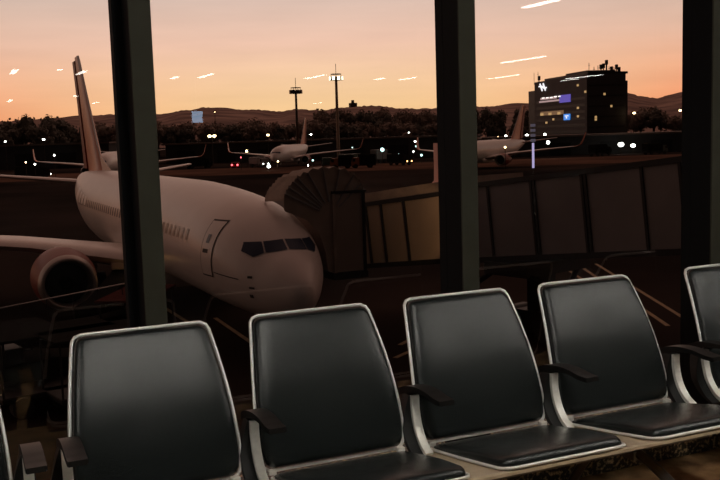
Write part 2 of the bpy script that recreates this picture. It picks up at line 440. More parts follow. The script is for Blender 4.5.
tag(b2, 'black padded bench at the right end, only its first seat showing', 'bench', 'seat benches along the window')
b1 = copy_tree(bench); b1.location.x = -4*PIT-0.112
tag(b1, 'black padded bench at the left edge, only an armrest and silver frame showing', 'bench', 'seat benches along the window')

# ------------------------------------------------------------------ aircraft
FST = [(.7, 2.52, 2.40, .06), (.77, 2.74, 2.18, .27), (.95, 2.96, 1.97, .44), (1.25, 3.22, 1.78, .65), (1.6, 3.46, 1.65, .86), (1.95, 3.64, 1.57, 1.04), (2.5, 4.02, 1.50, 1.31), (3.2, 4.45, 1.46, 1.53),
       (4.0, 4.74, 1.42, 1.70), (5.0, 4.96, 1.41, 1.82), (6.4, 5.14, 1.40, 1.88), (8.5, 5.29, 1.40, 1.88), (11.5, 5.40, 1.40, 1.88), (26, 5.41, 1.40, 1.88), (28.5, 5.41, 1.60, 1.85), (31, 5.40, 2.10, 1.70),
       (33.5, 5.36, 2.72, 1.40), (36, 5.28, 3.34, 1.0), (38, 5.17, 3.86, .62), (39.3, 5.0, 4.25, .32), (39.55, 4.85, 4.45, .15)]
FEND = 39.55; WS = 0.6; TS = 1.6    # tail end; wing and tail stations
def fus(s):
    s = max(FST[0][0], min(FEND, s))
    for i in range(len(FST)-1):
        if s <= FST[i+1][0]: break
    def tang(j, c):
        if j == 0 or j == len(FST)-1: 
            a, b = (0, 1) if j == 0 else (-2, -1)
            return (FST[b][c]-FST[a][c])/(FST[b][0]-FST[a][0])
        d1 = (FST[j][c]-FST[j-1][c])/(FST[j][0]-FST[j-1][0]); d2 = (FST[j+1][c]-FST[j][c])/(FST[j+1][0]-FST[j][0])
        return 0 if d1*d2 <= 0 else 2*d1*d2/(d1+d2)
    h = FST[i+1][0]-FST[i][0]; t = (s-FST[i][0])/h; out = []
    for c in (1, 2, 3):
        a, b = FST[i][c], FST[i+1][c]; ma, mb = tang(i, c)*h, tang(i+1, c)*h
        out.append((2*t**3-3*t*t+1)*a+(t**3-2*t*t+t)*ma+(-2*t**3+3*t*t)*b+(t**3-t*t)*mb)
    return out
def fpt(s, th, off=0.0):
    T, B, w = fus(s); mid = (T+B)/2; hh = (T-B)/2
    return Vector((s, (w+off)*math.cos(th), mid+(hh+off)*math.sin(th)))
def fsz(s, z, off=0.0):             # starboard skin point at station s, height z
    T, B, w = fus(s); mid = (T+B)/2; hh = (T-B)/2
    return fpt(s, math.asin(max(-.999, min(.999, (z-mid)/hh))), off)
def fyz(y, z, off=0.0):             # skin point on the nose at lateral y and height z
    lo, hi = 0.7, 7.0
    for _ in range(40):
        s = (lo+hi)/2; T, B, w = fus(s); mid = (T+B)/2; hh = (T-B)/2
        if (y/w)**2+((z-mid)/hh)**2 <= 1: hi = s
        else: lo = s
    T, B, w = fus(hi); mid = (T+B)/2; hh = (T-B)/2
    n = Vector((-0.6, y/w**2, (z-mid)/hh**2)).normalized()
    return Vector((hi, y, z))+n*off
def patch(bm, f, c, n=6, off=0.01):  # c: four corners in f's own two parameters
    g = []
    for i in range(n+1):
        row = []
        for j in range(n+1):
            u, v = i/n, j/n
            p = [(c[0][k]*(1-u)+c[1][k]*u)*(1-v)+(c[3][k]*(1-u)+c[2][k]*u)*v for k in (0, 1)]
            row.append(bm.verts.new(f(p[0], p[1], off)))
        g.append(row)
    for i in range(n):
        for j in range(n): bm.faces.new((g[i][j], g[i+1][j], g[i+1][j+1], g[i][j+1]))
def airfoil(le, te, z, y, tk, n=8, vert=False):
    pts = []
    ch = te-le
    xs = [(1-math.cos(PI*i/n))/2 for i in range(n+1)]
    yt = lambda x: tk*5*(0.2969*math.sqrt(x)-0.126*x-0.3516*x*x+0.2843*x**3-0.1015*x**4)
    for x in xs[::-1]: pts.append((le+x*ch, yt(x)*ch))
    for x in xs[1:-1]: pts.append((le+x*ch, -yt(x)*ch))
    return [((a, y+bb, z) if vert else (a, y, z+bb)) for a, bb in pts]
def make_plane():
    e = empty('airliner')
    b = NB(); rings = []
    ss = [.7, .72, .75, .79, .85, .92, 1.0, 1.1, 1.25, 1.4, 1.55, 1.7, 1.9, 2.1, 2.35, 2.6, 2.8, 3.2, 3.6, 4.1, 4.6, 5.3, 6, 7, 8] + [8+i*1.5 for i in range(1, 13)] + [27, 28, 29, 30, 31, 32.5, 33.5, 34.7, 36, 37, 38, 38.7, 39.3, 39.55]
    for s in ss: rings.append([tuple(fpt(s, 2*PI*k/48)) for k in range(48)])
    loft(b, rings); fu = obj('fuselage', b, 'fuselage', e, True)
    # belly fairing
    b = NB(); box(b, 12.6, 22.0, -1.7, 1.7, 1.12, 2.0, bev=0.35); obj('belly_fairing', b, 'fuselage', e, True)
    # cockpit glazing
    panes = [[(.03, 3.64), (.64, 3.57), (.59, 3.87), (.03, 3.91)], [(.68, 3.565), (.97, 3.45), (1.18, 3.60), (1.05, 3.85), (.63, 3.865)]]
    for P in panes:
        for sg in (1, -1):
            b = NB(); gf = lambda y, z, o: (lambda p: Vector((p.x, p.y*sg, p.z)))(fyz(y, z, o))
            if len(P) == 4: patch(b, gf, P, 6, 0.02)
            else: patch(b, gf, [P[0], P[1], ((P[3][0]+P[4][0])/2, (P[3][1]+P[4][1])/2), P[4]], 6, 0.02); patch(b, gf, [P[1], P[2], P[3], ((P[3][0]+P[4][0])/2, (P[3][1]+P[4][1])/2)], 6, 0.02)
            obj('cockpit_window', b, 'windshield', fu, True)
    # service door
    b = NB(); dz0, dz1 = 2.70, 4.42
    patch(b, fsz, [(4.10, dz0), (4.96, dz0), (4.96, dz1), (4.10, dz1)], 10, 0.012); sm = obj('door', b, 'seam', fu, True)
    b = NB(); patch(b, fsz, [(4.15, dz0+.05), (4.91, dz0+.05), (4.91, dz1-.05), (4.15, dz1-.05)], 10, 0.02); obj('door_panel', b, 'fuselage', sm, True)
    b = NB(); patch(b, fsz, [(4.42, 3.42), (4.78, 3.42), (4.78, 3.54), (4.42, 3.54)], 2, 0.028); obj('door_handle', b, 'seam', sm)
    b = NB(); patch(b, fsz, [(4.46, 3.72), (4.66, 3.72), (4.66, 3.98), (4.46, 3.98)], 3, 0.028); obj('door_window', b, 'windshield', sm, True)
    for i in range(44):
        s = 6.5+i*0.53
        b = NB(); patch(b, fsz, [(s, 3.66), (s+.24, 3.66), (s+.24, 4.02), (s, 4.02)], 3, 0.012)
        obj('cabin_window', b, 'windshield', fu, True)
    # small marks and probes on the nose
    b = NB()
    for s, z, w, h in ((2.1, 2.85, .16, .07), (2.0, 2.55, .2, .06), (2.1, 2.28, .14, .10)): patch(b, fsz, [(s, z), (s+w, z), (s+w, z+h), (s, z+h)], 2, 0.018)
    patch(b, fsz, [(2.6, 2.78), (4.0, 2.86), (4.0, 2.89), (2.6, 2.81)], 4, 0.018)
    obj('nose_marks', b, 'seam', fu)
    # faint pale lettering on the rear fuselage: a slanted block and smaller shapes
    b = NB()
    for c in ([(30.3, 3.75), (31.3, 3.85), (30.8, 4.55), (29.8, 4.45)], [(29.0, 3.72), (29.5, 3.77), (29.35, 4.35), (28.85, 4.3)], [(28.0, 3.7), (28.6, 3.74), (28.5, 4.25), (27.9, 4.2)], [(27.1, 3.7), (27.65, 3.73), (27.6, 4.2), (27.05, 4.15)]):
        patch(b, fsz, c, 4, 0.015)
    obj('livery_mark', b, 'logo', fu)
    for sg in (1, -1):
        # wing
        b = NB(); R = []
        for y, le, te, z, tk in ((1.2, 13.0, 21.2, 2.0, .12), (1.9, 13.4, 21.2, 2.12, .12), (5.8, 15.5, 21.0, 2.80, .10), (11, 18.2, 22.0, 3.30, .10), (16.3, 20.95, 22.7, 3.75, .10)):
            R.append(airfoil(le+WS, te+WS, z, y*sg, tk))
        loft(b, R); obj('wing', b, 'wing', e, 'auto')
        b = NB(); R = []
        for y, le, te, z, tk in ((16.3, 20.95, 22.7, 3.72, .10), (16.9, 21.35, 22.85, 3.86, .09), (17.35, 21.75, 23.0, 4.2, .08), (17.6, 22.3, 23.4, 5.0, .07), (17.9, 23.3, 23.95, 6.35, .07)):
            t = max(0, min(1, (z-3.72)/0.6)); A = airfoil(le+WS, te+WS, 0, 0, tk)
            R.append([(p[0], y*sg-p[2]*t*sg, z+p[2]*(1-t)) for p in A])
        loft(b, R); obj('winglet', b, 'orange', e, 'auto')
        # stabiliser
        b = NB(); R = [airfoil(33.6+TS, 37.2+TS, 4.55, 0.4*sg, .10), airfoil(34.0+TS, 37.3+TS, 4.65, 1.0*sg, .10), airfoil(37.3+TS, 38.8+TS, 5.35, 7.17*sg, .09)]
        loft(b, R); obj('stabiliser', b, 'wing', e, 'auto')
        # engine
        y0, z0 = 4.83*sg, 1.62
        b = NB(); R = []
        for s, r in ((12.15, .86), (12.05, .92), (12.12, 1.0), (12.4, 1.09), (13.3, 1.20), (14.3, 1.16), (15.3, .98), (16.2, .82), (16.3, .78), (15.0, .7)):
            R.append([(s+WS, y0+r*1.02*math.cos(2*PI*k/36), z0+(.06 if s > 12.6 else 0)+r*math.sin(2*PI*k/36)*(0.93 if math.sin(2*PI*k/36) < 0 else 1.04)) for k in range(36)])
        loft(b, R[3:], caps=False); na = obj('nacelle', b, 'maroon', e, True)
        b = NB(); R2 = [[(12.9+WS, y0+.80*math.cos(2*PI*k/36), z0+.80*math.sin(2*PI*k/36)) for k in range(36)]]+R[:4]
        loft(b, R2, caps=False); obj('inlet_lip', b, 'metal', na, True)
        b = NB(); cyl(b, (12.85+WS, y0, z0), (12.95+WS, y0, z0), .82, 36); obj('fan', b, 'fan', na)
        b = NB(); tube(b, [(12.35+WS, y0, z0), (12.5+WS, y0, z0), (12.85+WS, y0, z0)], [.02, .13, .26], 16); obj('spinner', b, 'fan', na, True)
        b = NB(); cyl(b, (15.2+WS, y0, z0), (17.0+WS, y0, z0), .55, 24, .30); obj('exhaust', b, 'fan', na, True)
        b = NB(); loft(b, [[(13.2, y0-.14, z0+.9), (17.2, y0-.2, z0+.5), (17.2, y0+.2, z0+.5), (13.2, y0+.14, z0+.9)], [(15.2, y0-.14, 2.86), (18.6, y0-.16, 2.5), (18.6, y0+.16, 2.5), (15.2, y0+.14, 2.86)]])
        obj('pylon', b, 'fuselage', na)
        # main gear
        b = NB(); cyl(b, (19.6, 2.86*sg, 0.5), (19.5, 2.7*sg, 2.0), .14, 12); mg = obj('main_gear', b, 'wing', e, 'auto')
        for dy in (-.36, .36):
            b = NB(); cyl(b, (19.6, 2.86*sg+dy-.17, .565), (19.6, 2.86*sg+dy+.17, .565), .565, 24); obj('wheel', b, 'tyre', mg, 'auto')
    b = NB(); cyl(b, (4.0, 0, .3), (4.0, 0, 1.6), .09, 12); ng = obj('nose_gear', b, 'wing', e, 'auto')
    for dy in (-.2, .2):
        b = NB(); cyl(b, (4.0, dy-.1, .34), (4.0, dy+.1, .34), .34, 20); obj('wheel', b, 'tyre', ng, 'auto')
    # fin
    sec = [(z, a+TS, c+TS, k) for z, a, c, k in ((5.2, 29.6, 35.2, .12), (5.6, 30.3, 35.35, .10), (7.0, 31.55, 35.9, .095), (9.5, 33.8, 36.95, .09), (12.0, 36.0, 37.9, .09), (12.5, 36.55, 38.1, .08))]
    b = NB(); loft(b, [airfoil(le, te, z, 0, tk, vert=True) for z, le, te, tk in sec]); fi = obj('fin', b, 'finpaint', e, 'auto')
    b = NB(); R = []
    for z, te, le in ((5.4, 36.9, 35.2), (7.0, 37.35, 35.85), (9.5, 38.1, 36.9), (12.3, 39.1, 37.95)):
        te += TS; le += TS
        h = .11-.006*(z-5.4); R.append([(le, -h, z), (te, -.015, z), (te, .015, z), (le, h, z)])
    loft(b, R); obj('rudder', b, 'maroon', fi)
    b = NB(); loft(b, [[(27.6+TS, -.02, 5.36), (29.9+TS, -.08, 5.3), (29.9+TS, .08, 5.3), (27.6+TS, .02, 5.36)], [(27.7+TS, -.01, 5.42), (30.9+TS, -.03, 6.25), (30.9+TS, .03, 6.25), (27.7+TS, .01, 5.42)]]); obj('dorsal_fin', b, 'fuselage', fi)
    b = NB(); R = []
    for z, le in ((6.2, 30.86), (7.0, 31.55), (9.5, 33.8), (12.0, 36.0), (12.52, 36.55)): le += TS; R.append([(le-.03, -.02, z), (le+.22, -.085, z), (le+.22, .085, z), (le-.03, .02, z)])
    loft(b, R); obj('fin_leading_edge', b, 'fuselage', fi)
    return e
def place(e, px, d, s_ref, head):   # head: where the tail points, degrees right of the view axis; station s_ref stands on the bearing px at depth d
    a = math.radians(head)+YAW; ax = Vector((math.sin(a), math.cos(a), 0))
    p = gnd(px, d); e.location = p - ax*s_ref; e.rotation_euler = (0, 0, math.atan2(ax.y, ax.x))
jet = make_plane()
a_ = math.radians(-25.13)+YAW; jet.location = (-1.28*math.cos(YAW)+25.35*math.sin(YAW), 1.28*math.sin(YAW)+25.35*math.cos(YAW), GZ); jet.rotation_euler = (0, 0, PI/2-a_)
tag(jet, 'large white passenger jet parked nose-in just outside the window', 'airplane')
SK = ('cabin_window', 'nose_marks', 'livery_mark', 'door', 'dorsal_fin', 'spinner', 'wheel')
j2 = copy_tree(jet, skip=SK); place(j2, 114, 190, 18, -4); tag(j2, 'distant jet behind the tail fin of the nearest jet, its wings showing either side', 'airplane', 'parked jets in the distance')
j3 = copy_tree(jet, skip=SK); place(j3, 284, 230, 12, 8.5); tag(j3, 'distant white jet with orange fin standing below the two floodlight masts', 'airplane', 'parked jets in the distance')
j4 = copy_tree(jet, skip=SK); place(j4, 515, 196, 34, 30); tag(j4, 'distant pink-lit jet tail showing right of the middle window post', 'airplane', 'parked jets in the distance')

# ------------------------------------------------------------------ apron, lines, hills
def quad(bm, pts, z):
    bm.faces.new([bm.verts.new((p[0], p[1], z)) for p in pts])
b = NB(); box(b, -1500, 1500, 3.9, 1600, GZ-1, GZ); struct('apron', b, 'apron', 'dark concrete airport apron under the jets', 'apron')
def strip(a, c, w):
    a = Vector((a.x, a.y)); c = Vector((c.x, c.y)); n = (c-a).normalized(); n = Vector((-n.y, n.x))*w/2
    b = NB(); vs = [b.verts.new((q.x, q.y, z)) for z in (GZ+0.001, GZ+0.012) for q in (a-n, a+n, c+n, c-n)]
    for f in ((0, 1, 2, 3), (4, 7, 6, 5), (0, 4, 5, 1), (1, 5, 6, 2), (2, 6, 7, 3), (3, 7, 4, 0)): b.faces.new([vs[i] for i in f])
    return b
def gp(px, py):                     # ground point seen along a direction
    v = fw*FPX + r2*(px-360) - u2*(py-240); return EYE+v*((GZ-EYE.z)/v.z)
ln = [((556, 262), (640, 318)), ((574, 262), (668, 326)), ((596, 264), (690, 322)), ((400, 345), (455, 315)), ((215, 318), (262, 350)), ((395, 358), (470, 325)), ((152, 300), (200, 330)), ((575, 345), (520, 315))]
for a, c in ln: struct('apron_marking', strip(gp(*a), gp(*c), 0.16), 'line', 'thin faded line painted on the apron', 'marking')
b = NB(); quad(b, [gnd(-500, 186), gnd(1300, 186), gnd(1300, 232), gnd(-500, 232)], GZ+0.02)
r_ = bmesh.ops.extrude_face_region(b, geom=b.faces[:]); [setattr(v.co, 'z', GZ+.001) for v in r_['geom'] if isinstance(v, bmesh.types.BMVert)]
struct('skyglow', b, 'skylit', 'paler reddish taxiway painted across the far apron', 'skyglow')  # sunset light on the far concrete put into a reddish strip
# hills
RID = [(-400, 118), (-100, 120), (0, 121), (40, 119), (80, 116), (110, 114), (160, 114), (190, 109.5), (205, 107), (225, 107.5), (250, 109), (280, 111.5), (295, 109), (320, 110), (345, 107), (380, 106), (400, 108), (440, 108.5), (476, 106), (530, 103), (580, 98), (627, 93), (640, 95.5), (655, 97), (670, 94.5), (684, 93), (760, 90), (1000, 96), (1300, 110)]
def ridge(px):
    for (a, ya), (c, yc) in zip(RID, RID[1:]):
        if a <= px <= c:
            t = (px-a)/(c-a); t = t*t*(3-2*t); return ya+(yc-ya)*t
    return 115
b = NB(); rows = []
prof = [(1250, 0.0), (1500, .22), (1750, .5), (2000, .75), (2250, .93), (2400, 1.0), (2650, .9), (3000, .6), (3500, .0)]
xs = [-400+i*2.5 for i in range(680)]
for d, f in prof:
    row = []
    for px in xs:
        top = hgt(px, ridge(px), 2400)-GZ
        p = gnd(px, d); n = noise.noise(Vector((px*.03, d*.004, 3.1)))*9*f + (noise.noise(Vector((px*.33, d*.02, 1.7)))*8 if d == 2400 else 0)
        row.append(b.verts.new((p.x, p.y, GZ-0.5+max(0, top*f+(n if d != 2400 else n*.35)))))
    rows.append(row)
for A, B in zip(rows, rows[1:]):
    for k in range(len(A)-1): b.faces.new((A[k], A[k+1], B[k+1], B[k]))
struct('hills', b, 'hill', 'hazy brown wooded hills along the horizon under the sunset', 'hills', smooth=True)

# ------------------------------------------------------------------ trees
def tree_mesh(seed, kind):
    rnd = random.Random(seed); b = NB(); blobs = []
    n = 9 if kind == 'round' else 8
    for i in range(n):
        if kind == 'round': a = rnd.random()*2*PI; r = rnd.random()**.6*0.33; z = 0.55+rnd.random()*.34; s = .13+rnd.random()*.10
        else: a = rnd.random()*2*PI; r = rnd.random()*.2; z = .34+.56*i/n; s = (.19-.11*i/n)*(0.8+.4*rnd.random())
        blobs.append((Vector((r*math.cos(a), r*math.sin(a), z)), s))
    for c, s in blobs:
        vs = ball(b, c, s*.86, 2, 1, 1, .8)
        for v in vs: v.co += (v.co-c).normalized()*s*.35*noise.noise(v.co*14+Vector((seed*3.1, 0, 0)))
        for k in range(60):             # leaf sprays that roughen the outline
            d = Vector((rnd.gauss(0, 1), rnd.gauss(0, 1), rnd.gauss(0, .8))).normalized(); p = c+d*s*(.8+.35*rnd.random())
            t = d.orthogonal().normalized()*s*.22; t.rotate(Matrix.Rotation(rnd.random()*6.28, 3, d)); w = d.cross(t)*.6+d*s*.10
            b.faces.new([b.verts.new(q) for q in (p-t, p+w, p+t, p-w)])
    return b
TR = []
for i, (kd, mt) in enumerate((('round', 'leaf'), ('round', 'leaf2'), ('tall', 'leaf'), ('round', 'leaf2'))):
    e = empty('tree', (0, 0, 0)); obj('crown', tree_mesh(11+i*5, kd), mt, e)
    t = NB(); tube(t, [(0, 0, 0), (.01, 0, .3), (0, .02, .7)], [.030, .022, .010], 8)
    for a in (0.4, 2.4, 4.4): tube(t, [(0, 0, .38), (.16*math.cos(a), .16*math.sin(a), .66)], [.014, .006], 6)
    obj('trunk', t, 'bark', e, 'auto'); TR.append(e)
used = set()
def tree(kind, px, d, top, label, group, wide=1.0):
    e = TR[kind] if kind not in used else copy_tree(TR[kind])
    used.add(kind)
    p = gnd(px, d); h = hgt(px, top, d)-GZ
    e.location = p; e.scale = (h*wide, h*wide, h); e.rotation_euler = (0, 0, random.random()*6.28)
    tag(e, label, 'tree', group)
rr = random.Random(3)
def wood(x0, x1, d0, nrow, topf, kinds, wide, label, group):
    for r in range(nrow):
        px = x0+rr.random()*6
        h0 = hgt((x0+x1)/2, topf((x0+x1)/2), d0)-GZ; w = h0*wide*.84; d = d0+r*w*1.02
        stp = w*FPX/d
        px += stp*.5*(r % 2)
        while px < x1:
            tree(rr.choice(kinds), px, d, topf(px)+rr.random()*5-(1.5 if r == nrow-1 else 0), label, group, wide); px += stp*(.95+.12*rr.random())
wood(-40, 84, 330, 4, lambda x: 119+3*abs(math.sin(x*.09+1))-(4 if 18 < x < 62 else 0), (0, 0, 2), .95, 'dark rounded tree in the clump left of the jet tail fin', 'trees left of the tail fin')
wood(95, 450, 420, 4, lambda x: 122.5-(3 if 300 < x < 345 else 0), (0, 1, 3, 2), .95, 'dark tree in the wood below the hills in the middle window', 'trees below the hills')
wood(318, 436, 600, 3, lambda x: 111, (0, 3, 1), .7, 'tall dark tree on the rise behind the lit floodlight mast', 'trees on the rise')
wood(462, 545, 430, 3, lambda x: 106, (0, 2), .75, 'dark tree left of the tall office block', 'trees left of the office block')
wood(630, 735, 430, 3, lambda x: 114-(5 if 636 < x < 662 else 0), (0, 1, 3), .9, 'dark tree right of the tall office block', 'trees right of the office block')

# ------------------------------------------------------------------ long low sheds across the apron
def shed(x0, x1, d0, d1, y0, y1, label, roof=True, lights=()):
    a, c = gnd(x0, d0), gnd(x1, d1); ax = (c-a); L = ax.length; rz = math.atan2(ax.y, ax.x)
    e = empty('shed', a, rz); tag(e, label, 'building', 'low airport sheds')
    H = hgt((x0+x1)/2, (y0+y1)/2, (d0+d1)/2)-GZ
    b = NB(); box(b, 0, L, 0, 18, 0, H-.5); obj('wall', b, 'shed', e)
    b = NB(); box(b, -.8, L+.8, -1.2, 19, H-.5, H); obj('roof', b, 'shedroof', e)
    for k in range(int(L/14)):
        b = NB(); box(b, 4+k*14, 10+k*14, -.15, 0, 0, H*.62); obj('door', b, 'steel', e)
    return e
shed(-160, 108, 300, 285, 148, 144, 'long dark low shed behind the jet tail at the left')
shed(165, 470, 300, 272, 143, 135, 'long dark low shed with pale roof edge crossing the middle window')
shed(484, 735, 258, 258, 136, 131, 'dark low shed at the foot of the office block')

# ------------------------------------------------------------------ office block
A = gnd(587, 300); Lf = gnd(535, 342); ax = (Lf-A); Lw = ax.length; dirL = ax.normalized()
rz = math.atan2(dirL.y, dirL.x)
e = empty('office_block', A, rz); tag(e, 'tall dark office block with roof antennas and a blue reflection set on its face', 'building')
H = hgt(587, 74, 300)-GZ
# local x runs along the left facade away from the corner, local y: towards the other facade (-y side is to our right)
sgn = -1
b = NB(); box(b, 0, Lw, -13.5, 0, 0, H); obj('wall', b, 'tower', e)
b = NB(); box(b, 0.5, Lw-8, -14.5, -.5, H, H+.7); obj('parapet', b, 'towerdark', e)
b = NB(); box(b, 2, 18, -11, -1, H, hgt(600, 70.5, 305)-GZ); obj('penthouse', b, 'tower', e)
b = NB(); box(b, 4, Lw-4, -16.3, -13.5, 0, hgt(622, 80, 303)-GZ); obj('side_wing', b, 'tower', e)
b = NB(); box(b, Lw, Lw+7, -10, -.5, 0, hgt(532, 91, 345)-GZ); obj('end_wing', b, 'towerdark', e)
def zat(py, d=322): return hgt(560, py, d)-GZ
def fac(px):                        # distance along the facade for a bearing
    v = at(px, 137, 1)-EYE; o = A-EYE
    # solve o + t*dirL on ray
    den = dirL.x*v.y-dirL.y*v.x
    return (-(o.x*v.y-o.y*v.x))/den
def wpan(name, x0, x1, y0, y1, m, yo=.12, d=322):
    a, c = sorted((fac(x0), fac(x1))); z0, z1 = sorted((zat(y0, d), zat(y1, d)))
    b = NB(); box(b, a, c, 0.0, yo, z0, z1); return obj(name, b, m, e)
for k in range(7):
    y = 96+k*6.3
    wpan('floor_band', 537, 585.5, y+3.4, y+6.0, 'towerdark', .06)
wpan('window_band', 541, 557, 96, 98.2, 'winpink'); wpan('window_band', 540, 560, 99.3, 101, 'winpink', .2)
for q in (543, 547, 551, 555, 559): wpan('ceiling_light', q, q+2.2, 95.8+.2*(q % 3), 96.8+.2*(q % 3), 'winwhite', .3)
wpan('blue_patch', 560, 571, 95.5, 103, 'patchblue', .15)  # plain glowing blue patch laid on the facade
wpan('window_band', 541, 564, 110.5, 114.5, 'winwarm_dim')
for q in (541, 549, 558): wpan('lit_window', q, q+3, 112, 114.5, 'winwarm', .2)
for q, y in ((577.5, 88), (577.5, 109.5), (577.5, 117.5), (585, 95), (553, 119), (546, 122)): wpan('lit_window', q, q+1.6, y-1, y+1, 'winwarm', .2)
wpan('mirrored_sign', 564.5, 570.5, 114.5, 120.5, 'mirrorblue', .3)  # glowing panel added for a blue sign mirrored in the glass
wpan('mirrored_mark', 566, 569.5, 116, 116.8, 'signwhite', .4); wpan('mirrored_mark', 567, 568, 117.2, 119, 'signwhite', .4)
# white slanted emblem near the roof
def emblem():
    b = NB(); zz = zat(86, 330)
    a0 = fac(543.6); 
    s = 1.0
    def bar(p0, p1, w):
        n = Vector((-(p1[1]-p0[1]), p1[0]-p0[0])).normalized()*w/2
        q = [(p0[0]-n.x, p0[1]-n.y), (p1[0]-n.x, p1[1]-n.y), (p1[0]+n.x, p1[1]+n.y), (p0[0]+n.x, p0[1]+n.y)]
        vs = [b.verts.new((a0+x, y, zz+z)) for y in (0.05, .35) for x, z in q]
        for f in ((0, 1, 2, 3), (4, 7, 6, 5), (0, 4, 5, 1), (1, 5, 6, 2), (2, 6, 7, 3), (3, 7, 4, 0)): b.faces.new([vs[i] for i in f])
    bar((1.4+1.0, 1.25), (1.4-1.0, -1.25), .55); bar((-1.4+1.0, 1.25), (-1.4-1.0, -1.25), .55)
    bar((3.4, .35), (0.6, .35), .45); bar((.6, .3), (-.6, -.3), .5); bar((-.6, -.35), (-3.4, -.35), .45)
    return b
obj('emblem', emblem(), 'signwhite', e)
# windows on the other facade
for px, py, dd in ((605, 94, 301), (612, 106, 302), (596, 117, 300), (596, 119.5, 300)):
    t = (px-587)/40*13.5
    b = NB(); z = hgt(px, py, 301)-GZ; box(b, -.15, 0, -t-.35, -t+.35, z-.35, z+.35); obj('lit_window', b, 'winwarm', e)
for k in range(6):
    z = H-3.4-k*3.3
    b = NB(); box(b, -.06, 0, -13, -.5, z-.5, z); obj('floor_band', b, 'towerdark', e)
for px, top, w in ((534, 73, .10), (538, 72, .14), (539, 76, .3), (589, 63, .16), (594, 67, .2), (598, 65.5, .2), (601, 64.5, .4), (603.5, 63.5, .4), (606.5, 60, .5), (609, 66, .16), (611.5, 66.5, .4), (614, 67, .2), (616.5, 64.5, .4), (619, 67, .3)):
    dd = 306 if px > 560 else 340
    p = at(px, 70, dd); q = e.matrix_basis.inverted() @ p
    zt = hgt(px, top, dd)-GZ
    b = NB(); cyl(b, (q.x, q.y, H-1), (q.x, q.y, zt), max(.07, w*.5), 6)
    if w >= .3: box(b, q.x-.45, q.x+.45, q.y-.35, q.y+.35, zt-1.5, zt)
    elif w > .1: cyl(b, (q.x-.5, q.y, zt-.8), (q.x+.5, q.y, zt-.8), .07, 6)
    obj('antenna', b, 'steel', e)

# small building on the hill crest
p = gnd(354, 2390, hgt(354, 107, 2400)); e = empty('hilltop_house', p); tag(e, 'tiny dark house standing on the hill crest right of the lit mast', 'building')
b = NB(); box(b, -9, 9, -6, 6, -12, 10); obj('wall', b, 'tower', e)
b = NB(); box(b, -3.5, 2.5, -3, 3, 10, 17); obj('turret', b, 'tower', e)

# ------------------------------------------------------------------ masts and lamps
def mast(px, d, head, base_r, lit, label):
    g = gnd(px, d); Ht = hgt(px, head, d)-GZ
    e = empty('floodlight_mast', g); tag(e, label, 'floodlight mast', 'floodlight masts')
    b = NB(); cyl(b, (0, 0, 0), (0, 0, Ht), base_r, 12, base_r*.72); obj('pole', b, 'litpole' if lit else 'pole', e, 'auto')
    b = NB(); tube(b, [(1.5*math.cos(2*PI*k/16), 1.5*math.sin(2*PI*k/16), Ht-.5) for k in range(16)], .09, 6, closed=True, caps=False)
    tube(b, [(1.35*math.cos(2*PI*k/16), 1.35*math.sin(2*PI*k/16), Ht+.75) for k in range(16)], .08, 6, closed=True, caps=False)
    for k in range(4):
        a = PI/4+k*PI/2; cyl(b, (0, 0, Ht-.5), (1.5*math.cos(a), 1.5*math.sin(a), Ht-.5), .06, 6); cyl(b, (1.45*math.cos(a), 1.45*math.sin(a), Ht-.5), (1.35*math.cos(a), 1.35*math.sin(a), Ht+.75), .05, 6)
    obj('ring', b, 'pole', e)
    b = NB(); cyl(b, (0, 0, Ht), (0, 0, Ht+3.4), .07, 6); obj('lightning_rod', b, 'pole', e)
    for k in range(8):
        a = 2*PI*k/8; b = NB()
        mt = Matrix.Rotation(a, 4, 'Z')
        box(b, 1.35, 1.75, -.40, .40, Ht-.85, Ht+.15, mtx=mt); L = obj('floodlight', b, 'pole', e)
        b = NB(); box(b, 1.75, 1.79, -.36, .36, Ht-.8, Ht+.1, mtx=mt)
        obj('lamp_face', b, 'floodlit' if (lit and k in (4, 5, 6, 7)) else 'glassdark', L)
mast(297.5, 255, 90.5, .42, False, 'dark unlit floodlight mast, the left and shorter of the two')
mast(338, 245, 77, .46, True, 'floodlight mast with lit lamp ring and pole painted as lit, the right and taller of the two')
def lamp(px, d, py, m, label, r=.28, twin=False):
    g = gnd(px, d); Ht = hgt(px, py, d)-GZ
    e = empty('street_lamp', g); tag(e, label, 'street lamp', 'street lamps around the apron')
    b = NB(); cyl(b, (0, 0, 0), (0, 0, Ht+.1), .11, 8, .07); obj('pole', b, 'pole', e, 'auto')
    b = NB()
    for q in ((-.7, .7) if twin else (0,)): box(b, q-.35, q+.35, -.2, .2, Ht+.25, Ht+.4)
    cyl(b, (-.7, 0, Ht+.15), (.7, 0, Ht+.15), .05, 6); obj('arm', b, 'pole', e)
    for q in ((-.7, .7) if twin else (0,)):
        b = NB(); ball(b, (q, 0, Ht), r, 2, 1.1, 1, .8); obj('lamp_head', b, m, e, True)
lamp(212, 268, 136, 'lightwarm', 'twin warm street lamp glowing below the hills right of the left post', .5, True)
lamp(268, 268, 135, 'lightwarm', 'warm street lamp glowing above the distant jet nose', .4)
lamp(311, 268, 134.5, 'lightwhite', 'white street lamp right of the distant orange fin', .3)
lamp(43.5, 280, 139.5, 'lightwhite', 'white street lamp in front of the tree clump at the left', .36)
lamp(5, 280, 141.5, 'lightwhite', 'small white street lamp at the left edge below the trees', .3)
lamp(634, 300, 113, 'lightwarm', 'warm street lamp just right of the office block', .45)
lamp(680, 300, 110.5, 'lightwarm', 'warm street lamp beside the right window post', .42)
lamp(621, 248, 144.5, 'lightwhite', 'brightest white lamp in the dark below the office block', .75)
lamp(633, 249, 145.5, 'lightwhite', 'second white lamp right of the brightest one below the office block', .6)
